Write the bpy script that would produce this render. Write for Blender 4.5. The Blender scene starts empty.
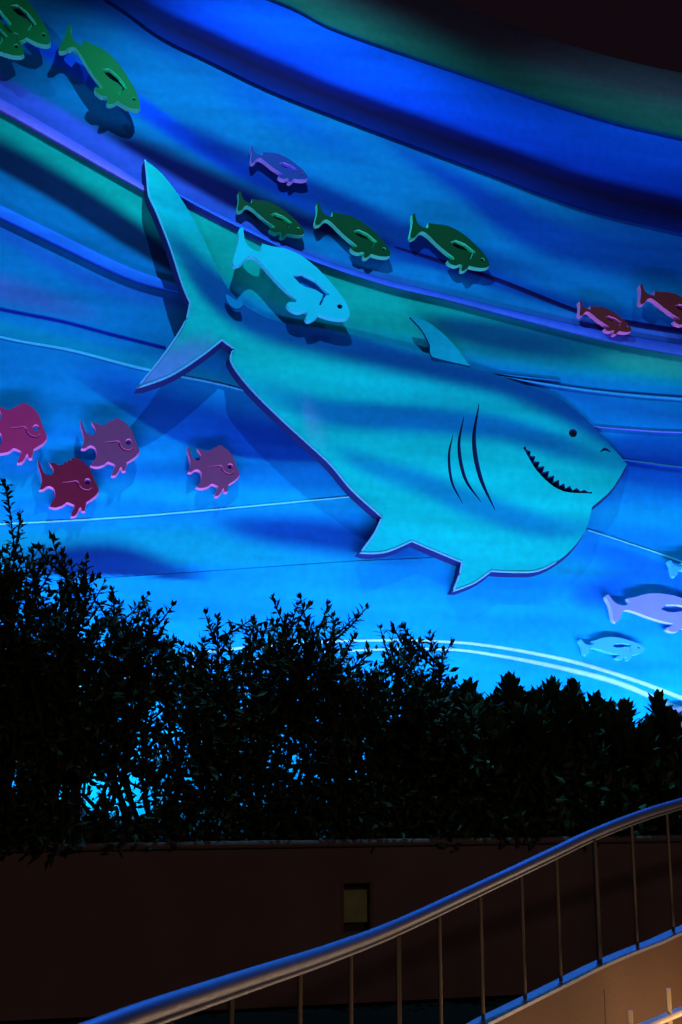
import bpy, bmesh, math, random
import numpy as np
from mathutils import Vector, Matrix
from mathutils.geometry import delaunay_2d_cdt

random.seed(11)
np.random.seed(11)
scene = bpy.context.scene
COL = scene.collection
R = math.radians
PI = math.pi

# ------------------------------------------------------------------ camera
W, H, F = 682.0, 1024.0, 1200.0
EYE = Vector((0, 0, 1.6))
PITCH = math.atan(268 / F)
cam_d = bpy.data.cameras.new('camera')
cam = bpy.data.objects.new('camera', cam_d)
COL.objects.link(cam)
cam.location = EYE
cam.rotation_euler = (PI / 2 + PITCH, 0, 0)
cam_d.sensor_fit = 'VERTICAL'
cam_d.sensor_height = 36
cam_d.lens = F / H * 36
cam_d.clip_end = 2000
scene.camera = cam
CP, SP = math.cos(PITCH), math.sin(PITCH)

def ray(px, py):
    x = (px - W / 2) / F
    y = -(py - H / 2) / F
    return Vector((x, CP - y * SP, SP + y * CP))

def at(px, py, Y):
    """point seen at a picture position, Y metres in front of the camera"""
    r = ray(px, py)
    return EYE + r * (Y / r.y)

# ------------------------------------------------------------------ mural wall plane
YAW = R(12)
P0 = Vector((0, 16, 0))
U = Vector((math.cos(YAW), math.sin(YAW), 0))
N = Vector((math.sin(YAW), -math.cos(YAW), 0))

def wp(px, py, d=0.0):
    """real point on the wall plane, d metres proud of it"""
    r = ray(px, py)
    t = (d - (EYE - P0).dot(N)) / r.dot(N)
    return EYE + r * t

def wuv(u, v, d):
    return P0 + U * u + Vector((0, 0, v)) + N * d

# ------------------------------------------------------------------ helpers
def lin(c):
    return tuple(((x / 255) / 12.92 if x / 255 <= .04045 else ((x / 255 + .055) / 1.055) ** 2.4) for x in c)

def props(o, label=None, cat=None, group=None, kind=None):
    if label: o['label'] = label
    if cat: o['category'] = cat
    if group: o['group'] = group
    if kind: o['kind'] = kind
    return o

def empty(name, loc):
    o = bpy.data.objects.new(name, None)
    o.empty_display_size = .1
    o.location = loc
    COL.objects.link(o)
    return o

def link_mesh(name, me, mats, parent=None):
    o = bpy.data.objects.new(name, me)
    for m in (mats if isinstance(mats, (list, tuple)) else [mats]):
        me.materials.append(m)
    COL.objects.link(o)
    if parent is not None:
        o.parent = parent
        if parent.type == 'EMPTY':
            o.matrix_parent_inverse = Matrix.Translation(parent.location).inverted()
    return o

class MB:
    """collects plain shapes for one mesh"""
    def __init__(s):
        s.v, s.f, s.m = [], [], []
    def add(s, vs, fs, mi=0):
        b = len(s.v)
        s.v += [tuple(p) for p in vs]
        for f in fs:
            s.f.append(tuple(b + i for i in f)); s.m.append(mi)
    def box(s, c, sx, sy, sz, ax=None, mi=0, bev=0.0):
        c = Vector(c)
        X, Y, Z = ax or (Vector((1, 0, 0)), Vector((0, 1, 0)), Vector((0, 0, 1)))
        bm = bmesh.new()
        bmesh.ops.create_cube(bm, size=1)
        for v in bm.verts: v.co = Vector((v.co.x * sx, v.co.y * sy, v.co.z * sz))
        if bev:
            bmesh.ops.bevel(bm, geom=bm.edges[:], offset=bev, segments=2, affect='EDGES', profile=.5)
        bm.verts.index_update()
        s.add([c + X * v.co.x + Y * v.co.y + Z * v.co.z for v in bm.verts],
              [[v.index for v in f.verts] for f in bm.faces], mi)
        bm.free()
    def tube(s, pts, rads, n=10, mi=0, cap=True):
        pts = [Vector(p) for p in pts]
        if not isinstance(rads, (list, tuple)): rads = [rads] * len(pts)
        vs, fs = [], []
        up = Vector((0, 0, 1))
        for i, p in enumerate(pts):
            t = (pts[min(i + 1, len(pts) - 1)] - pts[max(i - 1, 0)]).normalized()
            a = t.cross(up if abs(t.z) < .95 else Vector((1, 0, 0))).normalized()
            b = a.cross(t)
            for k in range(n):
                w = 2 * PI * k / n
                vs.append(p + (a * math.cos(w) + b * math.sin(w)) * rads[i])
        for i in range(len(pts) - 1):
            for k in range(n):
                k2 = (k + 1) % n
                fs.append((i * n + k, i * n + k2, (i + 1) * n + k2, (i + 1) * n + k))
        if cap:
            fs.append(tuple(range(n))[::-1]); fs.append(tuple((len(pts) - 1) * n + k for k in range(n)))
        s.add(vs, fs, mi)
    def build(s, name, mats, parent=None, smooth=False):
        me = bpy.data.meshes.new(name)
        me.from_pydata(s.v, [], s.f)
        me.polygons.foreach_set('material_index', s.m)
        if smooth: me.polygons.foreach_set('use_smooth', [True] * len(s.f))
        bm = bmesh.new(); bm.from_mesh(me)
        bmesh.ops.recalc_face_normals(bm, faces=bm.faces[:])
        bm.to_mesh(me); bm.free()
        return link_mesh(name, me, mats, parent)

def spline(pts, n):
    """Catmull-Rom through tuples of any length"""
    P = [np.array(p, float) for p in pts]
    P = [2 * P[0] - P[1]] + P + [2 * P[-1] - P[-2]]
    out = []
    for i in range(1, len(P) - 2):
        for k in range(n):
            t = k / n
            out.append(.5 * ((2 * P[i]) + (-P[i - 1] + P[i + 1]) * t + (2 * P[i - 1] - 5 * P[i] + 4 * P[i + 1] - P[i + 2]) * t * t
                             + (-P[i - 1] + 3 * P[i] - 3 * P[i + 1] + P[i + 2]) * t ** 3))
    out.append(P[-2])
    return out

# ------------------------------------------------------------------ materials
def new_mat(name):
    m = bpy.data.materials.new(name); m.use_nodes = True
    nt = m.node_tree
    return m, nt, nt.nodes['Principled BSDF']

def noisy(name, c, var=.25, scale=6.0, rough=.6, metal=0.0, bump=.0, bscale=60.0, c2=None, detail=6.0):
    m, nt, b = new_mat(name)
    tc = nt.nodes.new('ShaderNodeTexCoord')
    nz = nt.nodes.new('ShaderNodeTexNoise'); nz.inputs['Scale'].default_value = scale; nz.inputs['Detail'].default_value = detail
    nt.links.new(tc.outputs['Object'], nz.inputs['Vector'])
    mx = nt.nodes.new('ShaderNodeMix'); mx.data_type = 'RGBA'
    mx.inputs['A'].default_value = (*[x * (1 - var) for x in c], 1)
    mx.inputs['B'].default_value = (*(c2 or [min(1, x * (1 + var)) for x in c]), 1)
    nt.links.new(nz.outputs['Fac'], mx.inputs['Factor'])
    nt.links.new(mx.outputs['Result'], b.inputs['Base Color'])
    b.inputs['Roughness'].default_value = rough
    b.inputs['Metallic'].default_value = metal
    if bump:
        n2 = nt.nodes.new('ShaderNodeTexNoise'); n2.inputs['Scale'].default_value = bscale; n2.inputs['Detail'].default_value = 4
        nt.links.new(tc.outputs['Object'], n2.inputs['Vector'])
        bp = nt.nodes.new('ShaderNodeBump'); bp.inputs['Strength'].default_value = bump; bp.inputs['Distance'].default_value = .01
        nt.links.new(n2.outputs['Fac'], bp.inputs['Height'])
        nt.links.new(bp.outputs['Normal'], b.inputs['Normal'])
    return m

def paint_mat(name, rough=.55):
    """mural paint: the painted colour of every point, with brushy mottling and fine stucco"""
    m, nt, b = new_mat(name)
    at_ = nt.nodes.new('ShaderNodeVertexColor'); at_.layer_name = 'paint'
    tc = nt.nodes.new('ShaderNodeTexCoord')
    nz = nt.nodes.new('ShaderNodeTexNoise'); nz.inputs['Scale'].default_value = 1.1; nz.inputs['Detail'].default_value = 8
    mp = nt.nodes.new('ShaderNodeMapping'); mp.inputs['Scale'].default_value = (.35, .35, 2.4); mp.inputs['Rotation'].default_value = (0, R(18), 0)
    nt.links.new(tc.outputs['Object'], mp.inputs['Vector']); nt.links.new(mp.outputs['Vector'], nz.inputs['Vector'])
    rg = nt.nodes.new('ShaderNodeMapRange'); rg.inputs['From Min'].default_value = .3; rg.inputs['From Max'].default_value = .7
    rg.inputs['To Min'].default_value = .76; rg.inputs['To Max'].default_value = 1.14
    nt.links.new(nz.outputs['Fac'], rg.inputs['Value'])
    n3 = nt.nodes.new('ShaderNodeTexNoise'); n3.inputs['Scale'].default_value = 9; n3.inputs['Detail'].default_value = 7
    nt.links.new(tc.outputs['Object'], n3.inputs['Vector'])
    r3 = nt.nodes.new('ShaderNodeMapRange'); r3.inputs['From Min'].default_value = .3; r3.inputs['From Max'].default_value = .7
    r3.inputs['To Min'].default_value = .91; r3.inputs['To Max'].default_value = 1.07
    nt.links.new(n3.outputs['Fac'], r3.inputs['Value'])
    ml = nt.nodes.new('ShaderNodeMath'); ml.operation = 'MULTIPLY'
    nt.links.new(rg.outputs['Result'], ml.inputs[0]); nt.links.new(r3.outputs['Result'], ml.inputs[1])
    hs = nt.nodes.new('ShaderNodeHueSaturation')
    nt.links.new(at_.outputs['Color'], hs.inputs['Color']); nt.links.new(ml.outputs['Value'], hs.inputs['Value'])
    nt.links.new(hs.outputs['Color'], b.inputs['Base Color'])
    n2 = nt.nodes.new('ShaderNodeTexNoise'); n2.inputs['Scale'].default_value = 45; n2.inputs['Detail'].default_value = 4
    nt.links.new(tc.outputs['Object'], n2.inputs['Vector'])
    bp = nt.nodes.new('ShaderNodeBump'); bp.inputs['Strength'].default_value = .18; bp.inputs['Distance'].default_value = .008
    nt.links.new(n2.outputs['Fac'], bp.inputs['Height']); nt.links.new(bp.outputs['Normal'], b.inputs['Normal'])
    b.inputs['Roughness'].default_value = rough
    b.inputs['Specular IOR Level'].default_value = .06
    return m

M_PAINT = paint_mat('mural_paint', .8)
M_SHARK = paint_mat('shark_paint', .7)

# lamps' colour on the wall: the paint is mixed for this light
LW = np.array((.22, .56, 1.05))
def alb(c):
    """paint that shows as sRGB c under the wall's lamps"""
    return np.clip(np.array(lin(c)) / LW, .003, .92)

# ------------------------------------------------------------------ the mural's painted strokes
def sm(t):
    t = np.clip(t, 0, 1); return t * t * (3 - 2 * t)

def interp_ext(x, xs, ys):
    y = np.interp(x, xs, ys)
    s0 = (ys[1] - ys[0]) / (xs[1] - xs[0]); s1 = (ys[-1] - ys[-2]) / (xs[-1] - xs[-2])
    y = np.where(x < xs[0], ys[0] + (x - xs[0]) * s0, y)
    return np.where(x > xs[-1], ys[-1] + (x - xs[-1]) * s1, y)

def curve(pts):
    sp = spline(pts, 10)
    xs = np.array([p[0] for p in sp]); ys = np.array([p[1] for p in sp])
    return lambda x: interp_ext(np.asarray(x, float), xs, ys)

def stroke(c, pts, st, sb, op=1.0):
    """soft streak of paint: pts = (x, y, half width, opacity)"""
    sp = spline([(p + (1.0,) if len(p) == 3 else p) for p in pts], 10)
    A = np.array(sp)
    return dict(c=alb(c), x=A[:, 0], y=A[:, 1], h=np.maximum(A[:, 2], .5), o=np.clip(A[:, 3], 0, 1) * op, st=st, sb=sb)

def apply(col, x, y, s):
    yc = interp_ext(x, s['x'], s['y'])
    h = np.interp(x, s['x'], s['h']); o = np.interp(x, s['x'], s['o'])
    m = sm((y - (yc - h)) / s['st'] + .5) * sm(((yc + h) - y) / s['sb'] + .5) * o
    return col + (s['c'] - col) * m[:, None]

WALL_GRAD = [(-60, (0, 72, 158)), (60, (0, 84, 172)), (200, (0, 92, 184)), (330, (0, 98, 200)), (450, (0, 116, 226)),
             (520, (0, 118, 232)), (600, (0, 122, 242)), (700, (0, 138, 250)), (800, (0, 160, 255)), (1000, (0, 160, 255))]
STROKES = [
    # top left
    stroke((0, 34, 130), [(40, -30, 18, .9), (110, 0, 22, .9), (170, 42, 16, .7), (230, 75, 10, .0)], 26, 30),
    stroke((0, 60, 180), [(200, 70, 20, 0), (250, 95, 18, .6), (330, 140, 12, .5), (400, 160, 10, 0)], 30, 30),
    stroke((0, 58, 226), [(-60, -22, 10), (0, 16, 10), (60, 58, 10), (140, 106, 10), (200, 146, 9), (310, 208, 5, .7), (380, 240, 5, 0)], 10, 14),
    stroke((4, 6, 74), [(30, 95, 8, 0), (90, 125, 10, .6), (130, 146, 14), (170, 168, 19), (235, 196, 18), (310, 222, 12), (380, 240, 10), (460, 262, 8, .7), (560, 288, 6, 0)], 26, 16),
    stroke((0, 26, 130), [(130, 112, 4, 0), (190, 136, 12, .8), (260, 172, 16, .9), (341, 205, 14, .9), (420, 238, 12, .8), (520, 268, 10, .5), (600, 290, 8, 0)], 20, 20),
    stroke((0, 48, 165), [(370, 132, 6, 0), (410, 156, 8, .8), (460, 185, 13), (505, 215, 20), (560, 240, 22, .9), (640, 258, 22, .8), (760, 270, 22, .7)], 26, 26),
    stroke((0, 60, 178), [(560, 200, 10, 0), (620, 225, 10, .7), (760, 250, 10, .7)], 22, 22),
    stroke((0, 40, 160), [(330, 255, 8, 0), (420, 256, 10, .8), (500, 282, 9, .8), (580, 306, 7, .8), (700, 330, 5, .6)], 14, 10),
    # violet sweep and the teal below it
    stroke((34, 66, 206), [(-60, 62, 17), (0, 93, 18), (60, 126, 17), (150, 176, 13), (240, 224, 10, .9), (330, 266, 7, .8), (400, 284, 6, .6), (480, 306, 5, .4), (590, 326, 6, .8), (760, 352, 6, .8)], 12, 3),
    stroke((0, 134, 160), [(-60, 98, 19), (0, 128, 19), (60, 160, 21), (150, 215, 26), (240, 262, 28), (300, 290, 30), (400, 314, 28), (500, 338, 22), (600, 356, 18), (760, 376, 16)], 6, 30),
    stroke((0, 24, 76), [(-60, 128, 14), (0, 155, 16), (60, 188, 17), (120, 226, 17), (175, 262, 13), (200, 280, 8, 0)], 22, 10),
    stroke((0, 44, 116), [(400, 318, 4, 0), (440, 326, 12, .8), (500, 338, 17, .9), (570, 348, 16, .8), (650, 356, 10, .2)], 20, 24),
    stroke((30, 150, 170), [(590, 356, 6, 0), (640, 362, 8, .5), (760, 378, 8, .5)], 16, 16),
    # left middle
    stroke((14, 66, 196), [(-60, 200, 8, .7), (0, 232, 8, .7), (100, 284, 8, .7), (185, 305, 6, .6)], 12, 18),
    stroke((48, 66, 190), [(-60, 270, 12, .6), (0, 288, 12, .55), (60, 305, 9, .4), (110, 318, 6, 0)], 22, 22),
    stroke((0, 112, 190), [(-60, 312, 7), (0, 327, 7), (60, 342, 7), (140, 362, 7), (210, 376, 6)], 10, 4),
    stroke((0, 50, 170), [(60, 362, 6, 0), (110, 384, 18, .7), (180, 416, 26, .9), (260, 436, 24), (345, 442, 20)], 40, 4),
    stroke((0, 108, 226), [(120, 474, 10, 0), (200, 476, 12, .6), (340, 480, 14, .6)], 20, 20),
    # lower left
    stroke((0, 126, 190), [(-60, 552, 22, .8), (60, 548, 22, .9), (200, 545, 20, .95), (300, 556, 10, .8), (400, 560, 8, .4)], 30, 6),
    stroke((0, 40, 132), [(0, 560, 8, 0), (60, 560, 15, 1), (120, 560, 16, 1), (180, 572, 8, .8), (215, 577, 4, 0)], 22, 4),
    stroke((0, 54, 160), [(200, 522, 4, 0), (250, 528, 12, .9), (330, 536, 16, 1), (400, 548, 14, .9), (460, 556, 6, 0)], 22, 22),
    # right of the head
    stroke((0, 96, 205), [(480, 394, 6, 0), (560, 405, 12, .7), (640, 415, 14, .7), (760, 425, 14, .7)], 14, 20),
    stroke((0, 66, 186), [(600, 446, 6, .4), (640, 444, 10, .8), (700, 448, 10, .8), (760, 452, 10, .8)], 12, 16),
    stroke((0, 66, 190), [(590, 474, 4, .4), (640, 478, 10, .8), (700, 486, 10, .9), (760, 492, 10, .9)], 8, 18),
    stroke((0, 138, 230), [(560, 512, 10, .8), (640, 516, 10, .8), (760, 526, 8, .8)], 20, 20),
    stroke((0, 84, 222), [(570, 545, 6, 0), (620, 560, 12, .8), (700, 590, 14, .8), (760, 612, 14, .8)], 8, 36),
    stroke((0, 138, 214), [(440, 548, 6, 0), (520, 560, 12, .7), (570, 570, 12, .7), (620, 578, 6, 0)], 24, 24),
    stroke((0, 66, 200), [(555, 585, 4, 0), (585, 592, 14, .75), (620, 588, 14, .75), (650, 580, 8, 0)], 26, 22),  # cast shadow of the lavender fish painted into the wall
    stroke((0, 56, 190), [(400, 470, 5, 0), (401, 470, 5, 0)], 10, 10),
]

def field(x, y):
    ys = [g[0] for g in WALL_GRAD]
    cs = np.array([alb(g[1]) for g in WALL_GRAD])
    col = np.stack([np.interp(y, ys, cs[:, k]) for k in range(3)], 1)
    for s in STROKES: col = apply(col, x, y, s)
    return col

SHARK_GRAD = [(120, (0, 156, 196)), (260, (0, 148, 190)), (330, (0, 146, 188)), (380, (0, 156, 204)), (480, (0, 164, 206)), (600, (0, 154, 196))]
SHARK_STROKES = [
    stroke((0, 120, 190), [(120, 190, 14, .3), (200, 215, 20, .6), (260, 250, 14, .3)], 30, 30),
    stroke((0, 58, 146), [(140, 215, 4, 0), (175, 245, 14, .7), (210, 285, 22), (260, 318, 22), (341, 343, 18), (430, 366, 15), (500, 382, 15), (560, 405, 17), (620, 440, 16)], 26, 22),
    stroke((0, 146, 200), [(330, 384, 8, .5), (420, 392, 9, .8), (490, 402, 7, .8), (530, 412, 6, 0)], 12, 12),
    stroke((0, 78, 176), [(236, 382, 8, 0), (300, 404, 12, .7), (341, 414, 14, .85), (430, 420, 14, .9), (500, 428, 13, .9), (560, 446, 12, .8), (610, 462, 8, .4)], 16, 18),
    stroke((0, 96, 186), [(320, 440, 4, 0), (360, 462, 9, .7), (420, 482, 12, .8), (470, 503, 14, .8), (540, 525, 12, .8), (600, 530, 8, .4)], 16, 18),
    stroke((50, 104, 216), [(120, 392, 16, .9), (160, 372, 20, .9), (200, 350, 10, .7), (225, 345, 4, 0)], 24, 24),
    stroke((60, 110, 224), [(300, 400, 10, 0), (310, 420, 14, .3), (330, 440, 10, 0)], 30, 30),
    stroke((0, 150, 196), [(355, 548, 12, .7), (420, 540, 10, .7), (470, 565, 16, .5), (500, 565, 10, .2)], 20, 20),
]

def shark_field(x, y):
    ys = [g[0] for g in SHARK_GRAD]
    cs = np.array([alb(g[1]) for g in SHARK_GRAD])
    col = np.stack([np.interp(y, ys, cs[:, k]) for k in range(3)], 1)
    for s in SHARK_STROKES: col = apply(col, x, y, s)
    return col

def set_paint(me, cols):
    a = me.color_attributes.new('paint', 'FLOAT_COLOR', 'POINT')
    a.data.foreach_set('color', np.concatenate([np.asarray(cols), np.ones((len(cols), 1))], 1).astype('f').ravel())

# crisp curves of the wall's relief (picture coordinates of the wall's surface)
E1 = curve([(-160, -190), (100, -95), (285, -42), (360, -28), (446, 0), (560, 42), (682, 73), (840, 96)])
E2 = curve([(-160, -150), (100, -62), (275, 0), (341, 31), (491, 82), (600, 117), (682, 137), (840, 170)])
E3 = curve([(-160, -110), (40, -38), (115, 4), (160, 36), (210, 61), (270, 90), (341, 118), (480, 170), (580, 207), (682, 232), (840, 268)])

wall = bpy.data.objects.new('mural_wall', None)
wall.location = wuv(0, 0, 0)
COL.objects.link(wall)
props(wall, 'tall outdoor wall with a painted blue ocean mural of sweeping currents, floodlit at night', 'wall')

def sheet(name, ytop, ybot, d, colf, x0=-160, x1=850, dx=2.5, ny=40, thick=.12, parent=None, mat=None, shape=None):
    """painted panel between two curves, standing d metres proud, with real edges"""
    xs = np.arange(x0, x1 + .01, dx)
    yt, yb = ytop(xs), ybot(xs)
    n, k = len(xs), ny + 1
    X = np.repeat(xs, k); T = np.tile(np.linspace(0, 1, k), n)
    Y = np.repeat(yt, k) + T * np.repeat(yb - yt, k)
    dep = np.full(len(X), d) if shape is None else d + shape(T)
    cols = colf(X, Y)
    V = [wp(a, b, c) for a, b, c in zip(X, Y, dep)]
    nf = len(V)
    F_ = []
    for i in range(n - 1):
        for j in range(ny):
            a = i * k + j
            F_.append((a, a + 1, a + k + 1, a + k))
    # back edge loops (top and bottom returns)
    for row, flip in ((0, 1), (ny, 0)):
        base = len(V)
        for i in range(n):
            p = Vector(V[i * k + row])
            V.append(p - N * thick)
        cols = np.concatenate([cols, cols[[i * k + row for i in range(n)]]])
        for i in range(n - 1):
            q = (i * k + row, (i + 1) * k + row, base + i + 1, base + i)
            F_.append(q if flip else q[::-1])
    me = bpy.data.meshes.new(name)
    me.from_pydata([tuple(v) for v in V], [], F_)
    set_paint(me, cols)
    return link_mesh(name, me, mat or M_PAINT, parent)

const = lambda y: (lambda x: np.full_like(np.asarray(x, float), y))
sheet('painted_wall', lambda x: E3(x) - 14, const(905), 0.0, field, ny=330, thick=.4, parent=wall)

# overhanging upper bands
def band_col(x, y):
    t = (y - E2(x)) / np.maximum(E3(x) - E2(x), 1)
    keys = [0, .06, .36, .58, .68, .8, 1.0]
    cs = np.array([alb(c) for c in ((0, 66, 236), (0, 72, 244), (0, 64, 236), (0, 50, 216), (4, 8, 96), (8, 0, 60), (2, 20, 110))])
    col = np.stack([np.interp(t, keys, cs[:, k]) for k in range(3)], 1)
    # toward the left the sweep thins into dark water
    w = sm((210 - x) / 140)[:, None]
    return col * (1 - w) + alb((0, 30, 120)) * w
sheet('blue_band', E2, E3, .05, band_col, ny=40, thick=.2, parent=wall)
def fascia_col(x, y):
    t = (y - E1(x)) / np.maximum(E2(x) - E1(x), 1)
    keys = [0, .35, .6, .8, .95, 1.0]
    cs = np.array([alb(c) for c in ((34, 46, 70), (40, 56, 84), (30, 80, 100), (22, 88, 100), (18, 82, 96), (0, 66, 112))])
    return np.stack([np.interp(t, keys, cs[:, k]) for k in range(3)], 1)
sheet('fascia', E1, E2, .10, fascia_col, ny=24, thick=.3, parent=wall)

# raised ribs and thin painted lines
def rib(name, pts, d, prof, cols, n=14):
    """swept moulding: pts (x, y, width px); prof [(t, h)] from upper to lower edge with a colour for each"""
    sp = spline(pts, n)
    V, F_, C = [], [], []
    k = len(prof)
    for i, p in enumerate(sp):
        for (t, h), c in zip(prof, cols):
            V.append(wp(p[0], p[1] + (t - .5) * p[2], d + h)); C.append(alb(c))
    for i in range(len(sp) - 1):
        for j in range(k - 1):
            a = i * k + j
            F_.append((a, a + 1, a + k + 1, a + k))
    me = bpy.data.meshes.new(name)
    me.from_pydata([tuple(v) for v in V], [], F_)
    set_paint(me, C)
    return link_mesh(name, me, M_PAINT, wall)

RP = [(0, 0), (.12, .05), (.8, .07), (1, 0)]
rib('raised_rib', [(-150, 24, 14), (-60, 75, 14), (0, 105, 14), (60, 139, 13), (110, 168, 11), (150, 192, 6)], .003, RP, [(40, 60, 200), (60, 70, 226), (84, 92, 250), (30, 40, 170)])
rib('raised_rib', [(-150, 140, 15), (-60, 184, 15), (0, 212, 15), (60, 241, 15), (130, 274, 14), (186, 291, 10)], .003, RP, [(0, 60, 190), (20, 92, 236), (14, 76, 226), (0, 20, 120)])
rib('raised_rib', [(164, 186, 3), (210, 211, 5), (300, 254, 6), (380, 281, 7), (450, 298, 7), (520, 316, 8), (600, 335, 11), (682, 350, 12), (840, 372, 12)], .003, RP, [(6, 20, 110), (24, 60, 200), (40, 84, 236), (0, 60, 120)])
rib('dark_groove', [(395, 247, 2), (430, 258, 4), (500, 281, 5), (580, 312, 5), (640, 325, 6), (700, 334, 6), (840, 352, 6)], .003, [(0, 0), (.5, .004), (1, 0)], [(6, 10, 90), (8, 0, 60), (10, 20, 110)])
rib('dark_groove', [(-150, 277, 4), (0, 309, 4), (60, 321, 4), (110, 334, 4), (166, 348, 4)], .003, [(0, 0), (.5, .004), (1, 0)], [(0, 50, 200), (6, 10, 110), (0, 40, 190)])
LN = [(0, 0), (.3, .01), (.7, .01), (1, 0)]
rib('painted_line', [(-150, 302, 3), (0, 337, 3), (70, 350, 3.5), (140, 368, 3.5), (215, 383, 3), (262, 395, 2)], .003, LN, [(0, 120, 210), (40, 150, 236), (40, 150, 236), (0, 90, 210)])
rib('painted_line', [(-150, 531, 2.6), (0, 524, 2.6), (150, 515, 2.4), (345, 497, 2), (372, 494, 1.5)], .003, LN, [(0, 120, 230), (50, 180, 244), (60, 190, 246), (0, 100, 230)])
rib('painted_line', [(588, 530, 1.6), (640, 547, 2), (682, 562, 2.4), (840, 623, 3)], .015, LN, [(0, 120, 230), (60, 190, 246), (60, 190, 246), (0, 70, 220)])  # bright line kept as a painted highlight on the lower panel's edge
CY = [(0, 130, 240), (90, 236, 250), (90, 236, 250), (0, 130, 240)]
rib('painted_line', [(-150, 712, 4), (0, 688, 4), (120, 664, 4), (240, 648, 3.6), (341, 641, 3.2), (431, 641, 3.4), (491, 646, 4), (566, 660, 5), (625, 677, 5.5), (682, 698, 6), (840, 760, 7)], .015, LN, CY)
rib('painted_line', [(-150, 726, 4), (0, 702, 4), (120, 678, 4), (250, 659, 3.2), (341, 651, 3), (441, 649, 3.4), (501, 656, 4.4), (566, 669, 6), (621, 684, 7), (682, 710, 7), (840, 776, 8)], .015, LN, CY)
GR = [(0, 0), (.35, .004), (.6, .03), (1, 0)]
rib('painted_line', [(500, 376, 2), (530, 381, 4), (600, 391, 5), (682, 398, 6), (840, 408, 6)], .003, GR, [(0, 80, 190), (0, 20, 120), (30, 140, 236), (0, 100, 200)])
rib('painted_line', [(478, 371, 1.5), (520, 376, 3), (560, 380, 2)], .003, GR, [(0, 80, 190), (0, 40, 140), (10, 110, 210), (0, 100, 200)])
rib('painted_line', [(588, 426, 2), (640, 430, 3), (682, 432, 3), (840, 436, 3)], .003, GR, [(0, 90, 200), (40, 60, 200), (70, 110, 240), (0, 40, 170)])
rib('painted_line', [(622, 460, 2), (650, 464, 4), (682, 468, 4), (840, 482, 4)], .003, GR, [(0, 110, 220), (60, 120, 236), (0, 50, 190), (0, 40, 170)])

# lower step of the wall: bottom dado standing proud below the long straight edge
EE = curve([(-160, 592), (90, 579), (200, 572), (345, 562), (440, 557), (510, 546), (560, 533), (588, 529), (640, 546), (682, 561), (850, 624)])
def low_col(x, y):
    return field(x, np.maximum(y, EE(x) + 3))
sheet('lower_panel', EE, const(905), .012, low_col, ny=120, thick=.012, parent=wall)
# ------------------------------------------------------------------ cut-out plates
def pip(pts, x, y):
    c = False; j = len(pts) - 1
    for i in range(len(pts)):
        xi, yi = pts[i]; xj, yj = pts[j]
        if (yi > y) != (yj > y) and x < (xj - xi) * (y - yi) / (yj - yi) + xi: c = not c
        j = i
    return c

def densify(poly, m):
    out = []
    for i, p in enumerate(poly):
        q = poly[(i + 1) % len(poly)]
        L = math.dist(p, q); n = max(1, int(L / m))
        for k in range(n): out.append((p[0] + (q[0] - p[0]) * k / n, p[1] + (q[1] - p[1]) * k / n))
    return out

def smooth_closed(pts, n=4, sharp=()):
    P = [np.array(p, float) for p in pts]; L = len(P); out = []
    for i in range(L):
        p0, p1, p2, p3 = P[i - 1], P[i], P[(i + 1) % L], P[(i + 2) % L]
        if i in sharp: p0 = p1
        if (i + 1) % L in sharp: p3 = p2
        for k in range(n):
            t = k / n
            out.append(tuple(.5 * ((2 * p1) + (-p0 + p2) * t + (2 * p0 - 5 * p1 + 4 * p2 - p3) * t * t + (-p0 + 3 * p1 - 3 * p2 + p3) * t ** 3)))
    return out

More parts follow.
